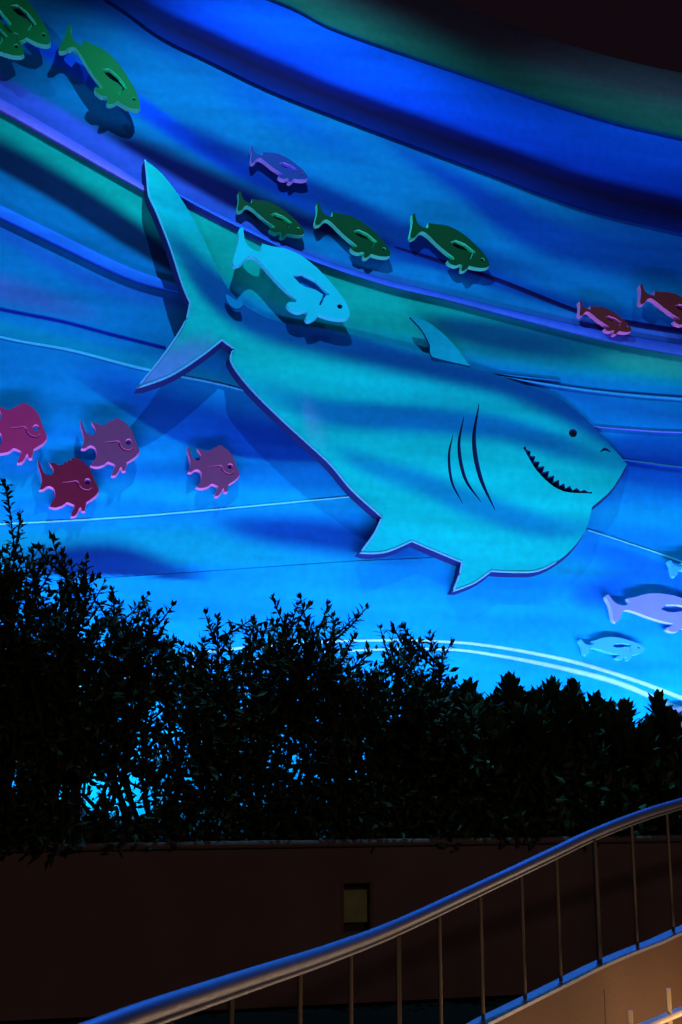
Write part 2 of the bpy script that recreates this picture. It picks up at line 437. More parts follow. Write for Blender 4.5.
def plate(name, outline, holes, depth, thick, mats, parent, colf=None, grid=None, edge_mi=1, smooth=False, flare=0.0):
    """flat cut-out: outline and holes in picture coordinates, depth(x,y) its front face's distance from the wall"""
    vs, es = [], []
    for loop in [outline] + holes:
        b = len(vs)
        vs += [Vector(p) for p in loop]
        es += [(b + i, b + (i + 1) % len(loop)) for i in range(len(loop))]
    if grid:
        x0 = min(p[0] for p in outline); x1 = max(p[0] for p in outline)
        y0 = min(p[1] for p in outline); y1 = max(p[1] for p in outline)
        for gx in np.arange(x0, x1, grid):
            for gy in np.arange(y0, y1, grid):
                if pip(outline, gx, gy) and not any(pip(h, gx, gy) for h in holes): vs.append(Vector((gx + .01, gy + .013)))
    ov, oe, of, *_ = delaunay_2d_cdt(vs, es, [], 0, 1e-4)
    tri = []
    for f in of:
        cx = sum(ov[i].x for i in f) / len(f); cy = sum(ov[i].y for i in f) / len(f)
        if pip(outline, cx, cy) and not any(pip(h, cx, cy) for h in holes): tri.append(tuple(f))
    V = []; n = len(ov)
    nrm = {}
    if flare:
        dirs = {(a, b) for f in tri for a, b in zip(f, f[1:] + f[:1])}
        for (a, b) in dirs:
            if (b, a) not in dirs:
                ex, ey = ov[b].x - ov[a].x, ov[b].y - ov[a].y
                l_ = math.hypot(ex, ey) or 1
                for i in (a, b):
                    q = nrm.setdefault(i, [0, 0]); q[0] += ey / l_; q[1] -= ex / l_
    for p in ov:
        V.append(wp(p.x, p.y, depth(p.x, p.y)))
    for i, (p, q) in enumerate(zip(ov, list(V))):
        if i in nrm:        # lower edges flared to carry the painted rim light and shark edge shade
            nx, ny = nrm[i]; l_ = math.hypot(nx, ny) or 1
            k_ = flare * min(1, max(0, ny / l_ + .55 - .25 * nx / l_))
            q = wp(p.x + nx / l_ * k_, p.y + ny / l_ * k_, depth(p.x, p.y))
        V.append(q - N * min(thick, max(.006, depth(p.x, p.y) - .004)))
    F_, MI = [], []
    cnt = {}
    for f in tri:
        F_.append(f); MI.append(0)
        F_.append(tuple(i + n for i in f[::-1])); MI.append(edge_mi)
        for a, b in zip(f, f[1:] + f[:1]):
            cnt[(a, b)] = 1
    for (a, b) in cnt:
        if (b, a) not in cnt:
            F_.append((b, a, a + n, b + n)); MI.append(edge_mi)
    me = bpy.data.meshes.new(name)
    me.from_pydata([tuple(v) for v in V], [], F_)
    me.polygons.foreach_set('material_index', MI)
    if colf:
        c = colf(np.array([p.x for p in ov]), np.array([p.y for p in ov]))
        set_paint(me, np.concatenate([c, c]))
    bm = bmesh.new(); bm.from_mesh(me)
    bmesh.ops.recalc_face_normals(bm, faces=bm.faces[:])
    if smooth:
        for f in bm.faces: f.smooth = f.material_index == 0
        for e in bm.edges:
            e.smooth = len({f.material_index for f in e.link_faces}) == 1
    bm.to_mesh(me); bm.free()
    return link_mesh(name, me, mats, parent)

def peg(name, px, py, d, r, mat, parent):
    b = MB()
    p = wp(px, py, d)
    b.tube([p, p - N * d], r, 12)
    b.tube([p - N * (d - .001), p - N * (d - .012)], r * 2.2, 12)
    return b.build(name, mat, parent)

# ------------------------------------------------------------------ shark
M_EDGE = noisy('shark_edge_shade', (.001, .010, .12), .2, 3, .8)  # dark navy: side-wall shade and tight shadow gap put into the colour
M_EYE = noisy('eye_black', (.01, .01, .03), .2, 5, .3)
M_PEG = noisy('standoff_metal', (.5, .52, .6), .15, 9, .4, .3)
def red_(n, c): return noisy(n, c, .1, 4, .6)
TOPY = curve([(100, 110), (145, 158), (180, 200), (215, 262), (250, 306), (330, 330), (430, 352), (500, 370), (560, 398), (600, 430), (626, 460)])
def shark_depth(x, y):
    t = (y - float(TOPY(x))) / 75.0
    t = min(1, max(0, t))
    tail = min(1, max(0, (215 - x) / 60))
    left = min(1, max(0, (380 - x) / 60))
    return .05 + (.13 + .15 * left) * t * t * (3 - 2 * t) + .06 * tail
out = [(145, 160), (147, 178), (149, 196), (157, 214), (170, 247), (182, 284), (190, 303), (185, 322), (166, 352), (137, 388),
       (170, 376), (200, 357), (222, 340), (234, 349), (231, 362), (250, 388), (280, 418), (304, 440), (330, 464), (352, 490), (382, 517),
       (374, 534), (360, 553), (385, 552), (412, 541), (440, 553), (462, 562), (459, 576), (453, 591), (474, 583), (491, 571),
       (515, 572), (537, 571), (556, 562), (571, 550), (584, 533), (589, 520), (592, 507), (612, 489), (627, 464),
       (612, 447), (592, 425), (560, 399), (520, 383), (470, 366), (430, 354), (380, 341), (330, 330), (280, 322), (250, 309), (228, 288),
       (214, 262), (200, 232), (182, 200), (162, 174)]
SHARP = {0, 6, 9, 12, 13, 20, 22, 24, 26, 28, 30, 37, 39}
shark_outline = densify(smooth_closed(out, 5, SHARP), 4)
def crescent(pts, w, taper=.15):
    sp = spline(pts, 8); L = len(sp); a, b = [], []
    for i, p in enumerate(sp):
        t = i / (L - 1)
        q = sp[min(i + 1, L - 1)] - sp[max(i - 1, 0)]
        nn = np.array((-q[1], q[0])) / (np.linalg.norm(q) + 1e-9)
        ww = w * (taper + (1 - taper) * math.sin(PI * t)) / 2
        a.append(tuple(p + nn * ww)); b.append(tuple(p - nn * ww))
    return a + b[::-1]
gills = [crescent([(453, 434), (449, 456), (452, 482), (463, 504)], 2.8),
         crescent([(464, 416), (459, 446), (465, 478), (481, 502)], 3.6),
         crescent([(479, 404), (474, 440), (480, 476), (495, 510)], 4.6)]
# mouth: one plain slot with an even row of teeth on its upper side
ms = spline([(524, 447), (540, 470), (562, 488), (592, 493)], 8)
up, lo = [], []
for i, p in enumerate(ms):
    q = ms[min(i + 1, len(ms) - 1)] - ms[max(i - 1, 0)]
    nn = np.array((q[1], -q[0])) / np.linalg.norm(q)
    t = i / (len(ms) - 1)
    ww = 1.2 + 7.0 * math.sin(PI * min(1, t * .9 + .08))
    up.append(tuple(p + nn * (ww * (.12 if i % 2 else .75))))
    lo.append(tuple(p - nn * ww * .35))
mouth = lo + up[::-1]
eye = [(573 + 4.2 * math.cos(a), 433 + 4.2 * math.sin(a)) for a in np.linspace(0, 2 * PI, 16, endpoint=False)]
nostril = crescent([(600, 452), (605, 449), (611, 452)], 3)
shark = empty('shark_cutout', wp(380, 440, 0))
props(shark, 'huge teal shark cut-out panel with gill slits, mounted across the middle of the ocean mural', 'shark')
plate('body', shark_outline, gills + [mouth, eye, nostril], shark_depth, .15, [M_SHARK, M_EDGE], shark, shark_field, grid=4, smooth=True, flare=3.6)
tr = MB(); rim = smooth_closed(out, 5, SHARP)[:33 * 5 + 1]  # pale tube added as the bright rim where the lower edge catches light
tr.tube([wp(x, y, shark_depth(x, y) + .004) for x, y in rim], .014, 6); tr.build('rim_highlight', red_('shark_rim_highlight', alb((50, 140, 236))), shark, True)
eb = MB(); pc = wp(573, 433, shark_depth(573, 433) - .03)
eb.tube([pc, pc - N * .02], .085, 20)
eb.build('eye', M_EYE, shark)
fin_out = densify(smooth_closed([(410, 317), (424, 320), (440, 331), (456, 347), (470, 366), (440, 359), (431, 355), (430, 345), (422, 330)], 4, {0, 4, 7}), 4)
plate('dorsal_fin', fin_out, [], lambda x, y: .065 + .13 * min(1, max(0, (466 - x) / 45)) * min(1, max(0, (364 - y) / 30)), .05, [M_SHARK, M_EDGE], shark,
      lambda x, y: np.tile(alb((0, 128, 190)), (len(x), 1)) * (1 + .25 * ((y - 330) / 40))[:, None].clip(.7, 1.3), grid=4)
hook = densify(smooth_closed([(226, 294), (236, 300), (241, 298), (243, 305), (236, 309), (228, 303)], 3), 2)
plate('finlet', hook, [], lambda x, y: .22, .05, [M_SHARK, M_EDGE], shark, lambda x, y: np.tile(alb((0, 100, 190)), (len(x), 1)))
for px, py in ((200, 320), (300, 400), (400, 420), (400, 500), (480, 530), (540, 540)):
    peg('standoff', px, py, shark_depth(px, py) - .075, .035, M_PEG, shark)

# ------------------------------------------------------------------ fish
LONG = [(.02, .12), (.085, .035), (.16, .012), (.215, .03), (.195, .085), (.27, .105), (.36, .138), (.48, .15), (.62, .13), (.75, .088), (.88, .035),
        (.965, -.02), (1.0, -.065), (.985, -.10), (.93, -.135), (.86, -.158), (.80, -.17), (.785, -.22), (.757, -.255), (.733, -.245), (.727, -.205), (.70, -.20),
        (.66, -.235), (.60, -.24), (.565, -.22), (.575, -.198), (.62, -.175), (.61, -.155), (.50, -.13), (.38, -.092), (.27, -.05), (.19, -.032), (.15, -.06),
        (.13, -.13), (.10, -.165), (.075, -.14), (.055, -.05), (.035, .02), (.0, .09)]
LONG_SHARP = {0, 4, 12, 16, 25, 26, 27, 34}
POCKET = [(.50, -.014), (.55, .038), (.66, .042), (.80, .004), (.79, -.014), (.779, -.02), (.782, -.105), (.767, -.107), (.760, -.026), (.70, -.022), (.62, -.04), (.57, -.04)]
BACK = [(.49, -.03), (.53, .055), (.67, .06), (.83, .01), (.80, -.115), (.75, -.12), (.62, -.07), (.54, -.06)]
def circ(x, y, r, n=12): return [(x + r * math.cos(a), y + r * math.sin(a)) for a in np.linspace(0, 2 * PI, n, endpoint=False)]
ROUND_PX = [(75, 155), (95, 200), (118, 258), (150, 285), (182, 293), (206, 262), (198, 226), (168, 180), (212, 188), (250, 205), (285, 200), (300, 180), (318, 186), (332, 160), (350, 170), (364, 146), (400, 148),
            (425, 165), (460, 185), (500, 228), (525, 280), (545, 340), (572, 396), (578, 425), (555, 460), (520, 490), (472, 520), (467, 548), (460, 590), (438, 592), (428, 562), (412, 572), (400, 600),
            (375, 630), (345, 636), (352, 604), (372, 562), (375, 542), (340, 525), (308, 518), (270, 545), (210, 560), (165, 550), (183, 520), (206, 488), (216, 448), (206, 402), (172, 380), (140, 386),
            (110, 406), (84, 406), (97, 370), (107, 328), (97, 272), (80, 212)]
ROUND_SHARP = {0, 7, 10, 11, 12, 13, 14, 15, 22, 26, 28, 34, 37, 42, 50}
def slit(pts, w): return crescent(pts, w, .45)
R_SLIT = slit([(278, 354), (340, 349), (400, 345), (414, 380), (440, 408), (475, 420), (505, 416), (524, 398)], 17)
R_EYE = circ(486, 345, 27)

def red(n, c, v=.12):
    m = noisy(n, c, v, 4, .6, 0, .05, 40)
    m.node_tree.nodes['Principled BSDF'].inputs['Specular IOR Level'].default_value = .10
    return m
M_GREEN = red('green_paint', (.002, .14, .028))
M_GREEN2 = red('dark_green_paint', (.002, .050, .012))
M_WHITE = red('pale_cyan_paint', (.008, .60, .70))
M_LAV = red('lavender_paint', (.22, .27, .80))
M_ICE = red('ice_blue_paint', (.04, .42, .80))
M_PURP = red('purple_paint', (.025, .035, .22))
M_RED = red('red_paint', (.46, .022, .11))
M_RED2 = red('dull_red_paint', (.22, .045, .13))
M_RED3 = red('deep_red_paint', (.18, .008, .032))
M_RUST = red('rust_red_paint', (.20, .018, .022))
E_GREEN = red('green_lit_edge', (.10, .75, .45)); E_WHITE = red('cyan_lit_edge', (.08, .75, .90)); E_LAV = red('lavender_lit_edge', (.6, .7, .95))  # edge paints paled to hold the rim light from below
E_PINK = red('pink_lit_edge', (1.0, .22, .55)); E_PURP = red('purple_lit_edge', (.6, .3, .9))

D_GREEN = red('dark_pocket_shade', (.004, .012, .03)); D_PURP = red('purple_pocket_shade', (.02, .03, .16)); D_BLUE = red('blue_recess', (.003, .12, .46)); D_RUST = red('rust_pocket_shade', (.03, .006, .03))  # dark pocket tones stand in for shaded wall; the blue is paint
FL = .9
def sim(tail, nose, ys=1.0):
    ax, ay = tail; bx, by = nose
    def f(p):
        x, y = p
        y = y * ys
        dx, dy = bx - ax, by - ay
        return (ax + dx * x + dy * y, ay + dy * x - dx * y)
    return f

def long_fish(label, tail, nose, d, mats, ys=.88, thick=.085, backing=None, group='long fish cut-outs swimming across the mural'):
    f = sim(tail, nose, ys)
    L = math.dist(tail, nose)
    outl = densify([f(p) for p in smooth_closed(LONG, 3, LONG_SHARP)], 2.0)
    holes = [densify([f(p) for p in POCKET], 2.0), [f(p) for p in circ(.905, -.04, .021, 10)]]
    c = f((.5, 0))
    o = empty('fish_cutout', wp(c[0], c[1], 0)); props(o, label, 'fish', group)
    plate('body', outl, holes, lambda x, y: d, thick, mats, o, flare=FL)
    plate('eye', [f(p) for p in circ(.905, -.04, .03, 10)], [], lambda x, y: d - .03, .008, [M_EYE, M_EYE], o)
    plate('pocket_backing', [f(p) for p in BACK], [], lambda x, y: d - thick * .9, .008, [backing, backing], o)  # added plate darkening the pocket hole like the shaded wall behind
    for t in (.34, .86):
        q = f((t, .04 if t < .5 else -.09)); peg('standoff', q[0] , q[1], d - thick * .9, .022, M_PEG, o)
    q = f((.10, -.03)); peg('standoff', q[0], q[1], d - thick * .9, .02, M_PEG, o)
    return o

RB = ((75, 155), (578, 410))
def round_fish(label, tail, nose, d, mats, thick=.085):
    A = complex(*RB[0]); B = complex(*RB[1]); a = complex(*tail); b = complex(*nose)
    k = (b - a) / (B - A)
    def f(p):
        z = a + (complex(*p) - A) * k
        return (z.real, z.imag)
    outl = densify([f(p) for p in smooth_closed(ROUND_PX, 3, ROUND_SHARP)], 1.6)
    c = f((340, 360))
    o = empty('fish_cutout', wp(c[0], c[1], 0)); props(o, label, 'fish', 'round red fish cut-outs on the left of the mural')
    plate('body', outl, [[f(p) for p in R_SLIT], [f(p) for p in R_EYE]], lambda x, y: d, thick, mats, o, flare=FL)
    for t in ((230, 330), (330, 440), (420, 250)):
        q = f(t); peg('standoff', q[0], q[1], d - thick * .9, .022, M_PEG, o)
    return o

G = [M_GREEN, E_GREEN]; G2 = [M_GREEN2, E_GREEN]
long_fish('bright green fish cut-out slanting down at the very top left corner', (-32, -30), (54, 38), .28, G, backing=D_GREEN)
long_fish('bright green fish cut-out cut off at the left edge, only its head in view', (-68, -8), (27, 48), .28, G, backing=D_GREEN)
long_fish('bright green fish cut-out, whole, casting a long shadow near the top left', (62, 32), (144, 103), .30, G, backing=D_GREEN)
long_fish('dim green fish cut-out right above the pale cyan fish', (236, 198), (306, 229), .14, G2, backing=D_GREEN)
long_fish('dim green fish cut-out second from the right among the green fish above the shark', (314, 210), (393, 250), .14, G2, backing=D_GREEN)
long_fish('dark green fish cut-out above the shark, rightmost of the green fish', (409, 222), (492, 260), .15, G2, .95, backing=D_GREEN)
long_fish('small purple fish cut-out, alone above the green fish', (249, 152), (309, 174), .13, [M_PURP, E_PURP], backing=D_PURP)
long_fish('large pale cyan fish cut-out over the back of the shark', (233, 240), (354, 308), .27, [M_WHITE, E_WHITE], .95, backing=D_BLUE)
long_fish('small rust red fish cut-out, whole, over the violet rib at right', (578, 306), (633, 327), .15, [M_RUST, E_PINK], backing=D_RUST)
long_fish('rust red fish cut-out cut off by the right edge, above the violet rib', (638, 291), (712, 319), .18, [M_RUST, E_PINK], backing=D_RUST)
long_fish('large lavender fish cut-out at the lower right edge', (606, 606), (716, 610), .17, [M_LAV, E_LAV], backing=D_BLUE)
long_fish('small ice blue fish cut-out below the lavender fish', (580, 646), (645, 645), .14, [M_ICE, E_WHITE], backing=D_BLUE)
long_fish('small ice blue fish tail just peeking in at the right edge under a cyan line', (669, 567), (735, 571), .22, [M_ICE, E_WHITE], backing=D_BLUE)
long_fish('small lavender fish cut-out half hidden behind the hedge at the far right', (658, 711), (728, 722), .22, [M_LAV, E_LAV], backing=D_BLUE)
round_fish('bright crimson round fish cut-out, leftmost, cut off by the left edge', (-14, 403), (46.8, 436), .18, [M_RED, E_PINK])
round_fish('dull mauve red round fish cut-out with a black shadow, upper one of the middle pair', (80.6, 419), (139.3, 449.5), .18, [M_RED2, E_PINK])
round_fish('deep dark red round fish cut-out, lowest of the four', (37.9, 459.4), (98.6, 489), .15, [M_RED3, E_PINK])
round_fish('dull mauve red round fish cut-out, alone at the right, just left of the shark belly', (187.7, 446), (239.5, 473), .13, [M_RED2, E_PINK])

# ------------------------------------------------------------------ ground, soil, planter wall
M_GROUND = noisy('paving', (.018, .015, .015), .3, 3, .95, 0, .3, 80)
M_GROUND.node_tree.nodes['Principled BSDF'].inputs['Specular IOR Level'].default_value = .05
M_SOIL = noisy('bark_mulch', (.035, .022, .015), .5, 20, .9, 0, .8, 60)
def quad(name, pts, mat, kind='structure'):
    me = bpy.data.meshes.new(name); me.from_pydata([tuple(p) for p in pts], [], [tuple(range(len(pts)))])
    o = link_mesh(name, me, mat); o['kind'] = kind
    return o
quad('ground', [(-400, -400, 0), (400, -400, 0), (400, 400, 0), (-400, 400, 0)], M_GROUND)
PL, PR = Vector((-7.5, 7.25, 0)), Vector((12, 12.75, 0))
PU = (PR - PL).normalized(); PN = Vector((PU.y, -PU.x, 0))     # towards the camera
PTOP = 1.16
wl = wuv(-14, 0, 0); wr = wuv(15, 0, 0)
q = [PL - PN * .2, PR - PN * .2, wr, wl]
quad('soil', [(p.x, p.y, PTOP - .08) for p in q], M_SOIL)
M_PLANTER = noisy('brown_stucco', (.22, .15, .145), .42, 1.3, .8, 0, .35, 90)
M_COPING = noisy('brown_coping', (.05, .034, .032), .2, 3, .7, 0, .25, 70)
planter = empty('planter_wall', (PL + PR) / 2); props(planter, 'long low dark brown stucco planter wall below the hedge', 'wall')
L = (PR - PL).length
AX = (PU, -PN, Vector((0, 0, 1)))
nich = [0.0]
rp = ray(357, 903)
tt = ((PL - EYE).dot(PN)) / rp.dot(PN); NP = EYE + rp * tt        # the step light's place on the wall face
nu = (NP - PL).dot(PU)
b = MB()
hw, z0, z1 = .125, NP.z - .22, NP.z + .16
def seg(u0, u1, za, zb):
    c = PL + PU * (u0 + u1) / 2 - PN * .1
    b.box((c.x, c.y, (za + zb) / 2), u1 - u0, .2, zb - za, AX)
seg(0, nu - hw, 0, PTOP - .06); seg(nu + hw, L, 0, PTOP - .06); seg(nu - hw, nu + hw, 0, z0); seg(nu - hw, nu + hw, z1, PTOP - .06)
b.build('wall_body', M_PLANTER, planter)
b = MB(); c = PL + PU * L / 2 - PN * .09
b.box((c.x, c.y, PTOP - .028), L, .21, .05, AX, bev=.02); b.build('coping', M_PLANTER, planter)
lt = empty('step_light', NP - Vector((0, 0, .22))); props(lt, 'small square recessed step light with a pale lens, set in the brown planter wall', 'light')
b = MB(); fc = NP - PN * .02
for du, dz, w_, h_ in ((-hw + .012, -.03, .024, z1 - z0), (hw - .012, -.03, .024, z1 - z0), (0, .15, 2 * hw - .048, .02), (0, -.21, 2 * hw - .048, .02)):
    p = fc + PU * du; b.box((p.x, p.y, NP.z + dz), w_, .05, h_, AX, bev=.003)
b.build('frame', noisy('bronze_frame', (.17, .11, .095), .2, 8, .6, .2), lt)
b = MB(); p = NP - PN * .15; b.box((p.x, p.y, (z0 + z1) / 2), 2 * hw, .02, z1 - z0, AX)
b.build('housing', M_COPING, lt)
b = MB(); p = NP - PN * .085
b.box((p.x + .0, p.y, NP.z - .03), .225, .03, .24, AX, bev=.012)
b.build('lens', noisy('frosted_lens', (.40, .44, .16), .8, 5, .5, 0, .3, 30), lt)

# ------------------------------------------------------------------ shrubs
M_BARK = noisy('shrub_bark', (.05, .035, .025), .3, 20, .9)
def leaf_mat(name, c, c2):
    m = noisy(name, c, .3, 3, .45, c2=c2)
    m.node_tree.nodes['Principled BSDF'].inputs['Specular IOR Level'].default_value = .25
    return m
M_LEAF = leaf_mat('shrub_leaf', (.030, .055, .02), (.06, .085, .03))
M_LEAF2 = leaf_mat('rosette_leaf', (.028, .065, .03), (.06, .10, .04))

def leaf(V, Fc, p, d, n, l, w):
    """one folded leaf, pointed at both ends"""
    s = d.cross(n)
    if s.length < 1e-4: s = d.cross(Vector((1, .2, 0)))
    s.normalize(); n = s.cross(d).normalized()
    b0 = len(V)
    m = p + d * l * .5
    if w > .055:      # broad round-shouldered leaf
        V += [p, p + d * l * .35 + s * w * .42, p + d * l * .72 + s * w * .48, p + d * l - n * l * .08, p + d * l * .72 - s * w * .48, p + d * l * .35 - s * w * .42, p + d * l * .6 - n * w * .12]
        Fc += [(b0, b0 + 6, b0 + 1), (b0 + 1, b0 + 6, b0 + 2), (b0 + 2, b0 + 6, b0 + 3), (b0 + 3, b0 + 6, b0 + 4), (b0 + 4, b0 + 6, b0 + 5), (b0 + 5, b0 + 6, b0)]
        return
    V += [p, m + s * w * .5 + n * w * .12, p + d * l * .52 - n * w * .06, m - s * w * .5 + n * w * .12, p + d * l - n * l * .12]
    Fc += [(b0, b0 + 2, b0 + 1), (b0, b0 + 3, b0 + 2), (b0 + 2, b0 + 4, b0 + 1), (b0 + 2, b0 + 3, b0 + 4)]

HOLES = []      # see-through gaps in the hedge: (point, radius across, radius up, strength)
def in_gap(p):
    for c, rx, rz, k in HOLES:
        v = p - c
        q = (v.x / rx) ** 2 + (v.z / rz) ** 2
        if q < 1 and random.random() < k: return True
    return False

def rnd_unit():
    while True:
        v = Vector((random.uniform(-1, 1), random.uniform(-1, 1), random.uniform(-1, 1)))
        if .05 < v.length < 1: return v.normalized()

def shrub(label, base, h, r, stems, kind='twig', fill=2600, density=1.0, top_var=.35):
    o = empty('shrub', base); props(o, label, 'shrub', 'shrubs of the hedge on the planter')
    br = MB(); V, Fc = [], []
    def twig_leaves(pts, l, gap):
        # leaves in whorls along a twig
        acc = 0
        for a, c in zip(pts, pts[1:]):
            dl = (c - a).length; d = (c - a).normalized(); k = max(1, int(dl / gap))
            for i in range(k):
                p = a.lerp(c, i / k)
                for _ in range(2):
                    out_ = rnd_unit(); out_ -= d * out_.dot(d)
                    if out_.length < .1: continue
                    dd = (out_.normalized() * .8 + d * random.uniform(.2, .9)).normalized()
                    if not in_gap(p): leaf(V, Fc, p, dd, d, l * random.uniform(.7, 1.2), l * random.uniform(.32, .45))
        for _ in range(4):
            dd = (d + rnd_unit() * .55).normalized()
            leaf(V, Fc, pts[-1], dd, rnd_unit(), l * random.uniform(.45, .85), l * .34)
    for i in range(int(stems * .8)):
        a = random.uniform(0, 2 * PI); rr = r * math.sqrt(random.random())
        top = base + Vector((math.cos(a) * rr, math.sin(a) * rr * .7, h * random.uniform(1 - top_var, 1) * (1 - .25 * (rr / r) ** 2)))
        b0 = base + Vector((math.cos(a) * rr * .35, math.sin(a) * rr * .3, 0))
        pts = []
        wob = rnd_unit() * .22
        for k in range(7):
            t = k / 6
            p = b0.lerp(top, t) + Vector((wob.x, wob.y, 0)) * math.sin(PI * t * 1.5) + Vector((random.uniform(-.03, .03), random.uniform(-.03, .03), 0))
            p.x += math.cos(a) * rr * .25 * math.sin(PI * t)
            pts.append(p)
        br.tube(pts, [.022 * (1 - .8 * k / 6) for k in range(7)], 5)
        if kind == 'twig':
            twig_leaves(pts[3:], .092, .028 / density)
            for k in range(13):
                t = random.uniform(.4, .97); j = min(5, int(t * 6)); p = pts[j].lerp(pts[j + 1], t * 6 - j)
                dd = (Vector((random.uniform(-1, 1), random.uniform(-1, 1) * .7, random.uniform(.15, 1.1)))).normalized()
                ln = random.uniform(.10, .36)
                tp = [p, p + dd * ln * .5 + Vector((0, 0, .02)), p + dd * ln + Vector((0, 0, .07))]
                br.tube(tp, [.010, .008, .005], 4)
                twig_leaves(tp, .088, .030 / density)
        else:
            for k in range(8):
                t = random.uniform(.45, 1.0) if k else 1.0
                j = min(5, int(t * 6)); p = pts[j].lerp(pts[j + 1], t * 6 - j)
                dd = (Vector((random.uniform(-.8, .8), random.uniform(-.8, .8), random.uniform(.5, 1.2)))).normalized()
                tip = p + dd * random.uniform(.05, .26) * (0 if k == 0 else 1)
                if k: br.tube([p, tip], [.008, .005], 4)
                for ring, (nl, spread, ll) in enumerate(((5, .9, .19), (6, .55, .20), (5, .22, .18))):
                    a0 = random.uniform(0, 6)
                    for q_ in range(nl):
                        w = a0 + 2 * PI * q_ / nl
                        s = Vector((math.cos(w), math.sin(w), 0))
                        d2 = (Vector((0, 0, 1)) * (1 - spread * .6) + dd * .4 + s * spread).normalized()
                        leaf(V, Fc, tip + Vector((0, 0, .03 * ring)), d2, (Vector((0, 0, 1)) - s * .4), ll * random.uniform(.8, 1.1), .078 * random.uniform(.85, 1.2))
    # inner foliage in clumps, thinning out upward
    nc = 85
    for _ in range(nc):
        t = random.random() ** 1.35
        if random.random() < .22: t = random.uniform(0, .22)
        z = h * (.02 + (.74 if kind == 'twig' else .80) * t)
        prof = r * (1.05 if t < .45 else 1 - .6 * (t - .45) / .55)
        a = random.uniform(0, 2 * PI); rr = prof * random.random() ** .5
        c0 = base + Vector((math.cos(a) * rr, math.sin(a) * rr * .75, z))
        cr = random.uniform(.10, .22)
        for _ in range(int(fill * 2.3 / nc)):
            g_ = lambda k: max(-1.5, min(1.5, random.gauss(0, 1))) * k
            p = c0 + Vector((g_(cr), g_(cr), g_(cr * .8)))
            if p.z < SOILZ + .02 or in_gap(p): continue
            dd = (rnd_unit() + (p - c0).normalized() * .5 + Vector((0, 0, .4))).normalized()
            if kind == 'twig': leaf(V, Fc, p, dd, rnd_unit(), random.uniform(.05, .13), random.uniform(.028, .052))
            else: leaf(V, Fc, p, dd, rnd_unit(), random.uniform(.11, .17), random.uniform(.045, .07))
    br.build('branches', M_BARK, o)
    me = bpy.data.meshes.new('foliage'); me.from_pydata([tuple(v) for v in V], [], Fc)
    link_mesh('foliage', me, M_LEAF if kind == 'twig' else M_LEAF2, o)
    return o

SOILZ = PTOP - .08
def base_at(px, Y):
    p = at(px, 800, Y - .22); return Vector((p.x, p.y, SOILZ))
def top_h(py, Y): return at(341, py, Y).z - SOILZ

def gap(px, py, Y, rx, rz, k): HOLES.append((at(px, py, Y), rx, rz, k))
gap(122, 801, 9.9, .36, .22, .88)
gap(150, 735, 9.8, .35, .25, .55)
gap(45, 640, 9.6, .35, .4, .25)
gap(258, 800, 10.2, .12, .12, .6)
gap(383, 814, 10.4, .16, .06, .85)
sh = [  # label, px, depth, top py, radius, stems, kind, fill
    ('tallest leafy dark shrub at the left edge of the hedge', -16, 9.3, 490, .75, 26, 'twig', 2900),
    ('dark shrub right of the tallest one, its twigs ending below the round red fish', 66, 9.6, 582, .75, 22, 'twig', 2300),
    ('lower loose shrub above the bright gap in the hedge', 160, 9.9, 612, .70, 20, 'twig', 1700),
    ('loose twiggy shrub with the pointed top below the shark tail', 272, 10.2, 592, .72, 20, 'twig', 2500),
    ('open twiggy shrub below the left pectoral fin, crossing the two cyan lines', 388, 10.4, 628, .75, 20, 'twig', 2700),
    ('rosette-leaved dark bush in the middle of the hedge, below the shark belly', 478, 10.7, 704, .80, 30, 'rosette', 2700),
    ('rosette-leaved dark bush below the small ice blue fish', 568, 11.0, 712, .80, 30, 'rosette', 2700),
    ('low dark bush at the right end of the hedge beside the handrail', 650, 11.4, 752, .85, 26, 'rosette', 2600),
    ('low dark bush mostly beyond the right edge', 745, 11.8, 750, .9, 22, 'rosette', 1800),
    ('dark shrub beyond the left edge', -120, 9.0, 530, .8, 18, 'twig', 1800),
]
for lab, px, Y, ty, r, st, kd, fl in sh:
    shrub(lab, base_at(px, Y), top_h(ty, Y), r, st, kd, fl, 1.0, .42 if kd == 'twig' else .22)

# ------------------------------------------------------------------ ramp rail
M_STEEL = noisy('brushed_steel', (.27, .31, .40), .16, 14, .52, 1.0, .03, 90)
M_BAL = noisy('baluster_steel', (.10, .085, .075), .12, 12, .5, .7)
M_POST = noisy('dark_post', (.06, .05, .045), .2, 10, .5, .5)
M_CURB = noisy('ramp_plaster', (.10, .060, .036), .38, 2.4, .75, 0, .25, 50)
M_CAP = noisy('curb_cap', (.30, .32, .40), .12, 4, .4, .2, .1, 40)
path_px = [(a_, b_ + 4, c_) for a_, b_, c_ in ((-60, 1078, 1.75), (60, 1039, 1.95), (150, 1006, 2.2), (250, 973, 2.65), (330, 947, 3.22), (398, 921, 3.8), (480, 883, 4.32), (556, 847, 4.7), (594, 829, 4.9),
           (640, 811, 5.15), (682, 798, 5.4), (760, 776, 5.9), (860, 756, 6.7), (980, 742, 7.8))]
rail3 = [Vector(v) for v in spline([tuple(at(*p)) for p in path_px], 10)]
def rail_at_px(px):
    best = min(rail3, key=lambda p: abs((F * (p.x) / ((p.y) * CP + (p.z - 1.6) * SP)) + W / 2 - px)); return best
RAIL_R = .018
rail = empty('handrail', rail3[60] - Vector((0, 0, .55))); props(rail, 'curved brushed steel handrail with thin balusters rising along the ramp', 'railing')
b = MB(); b.tube(rail3, RAIL_R, 16); b.build('top_rail', M_STEEL, rail, True)
b = MB(); b.tube([p - Vector((0, 0, .023)) for p in rail3], .008, 10); b.build('under_bar', M_STEEL, rail, True)
DROP = .525
def rise(p): return .012 + .085 * min(1, max(0, (5.2 - p.y) / .9))
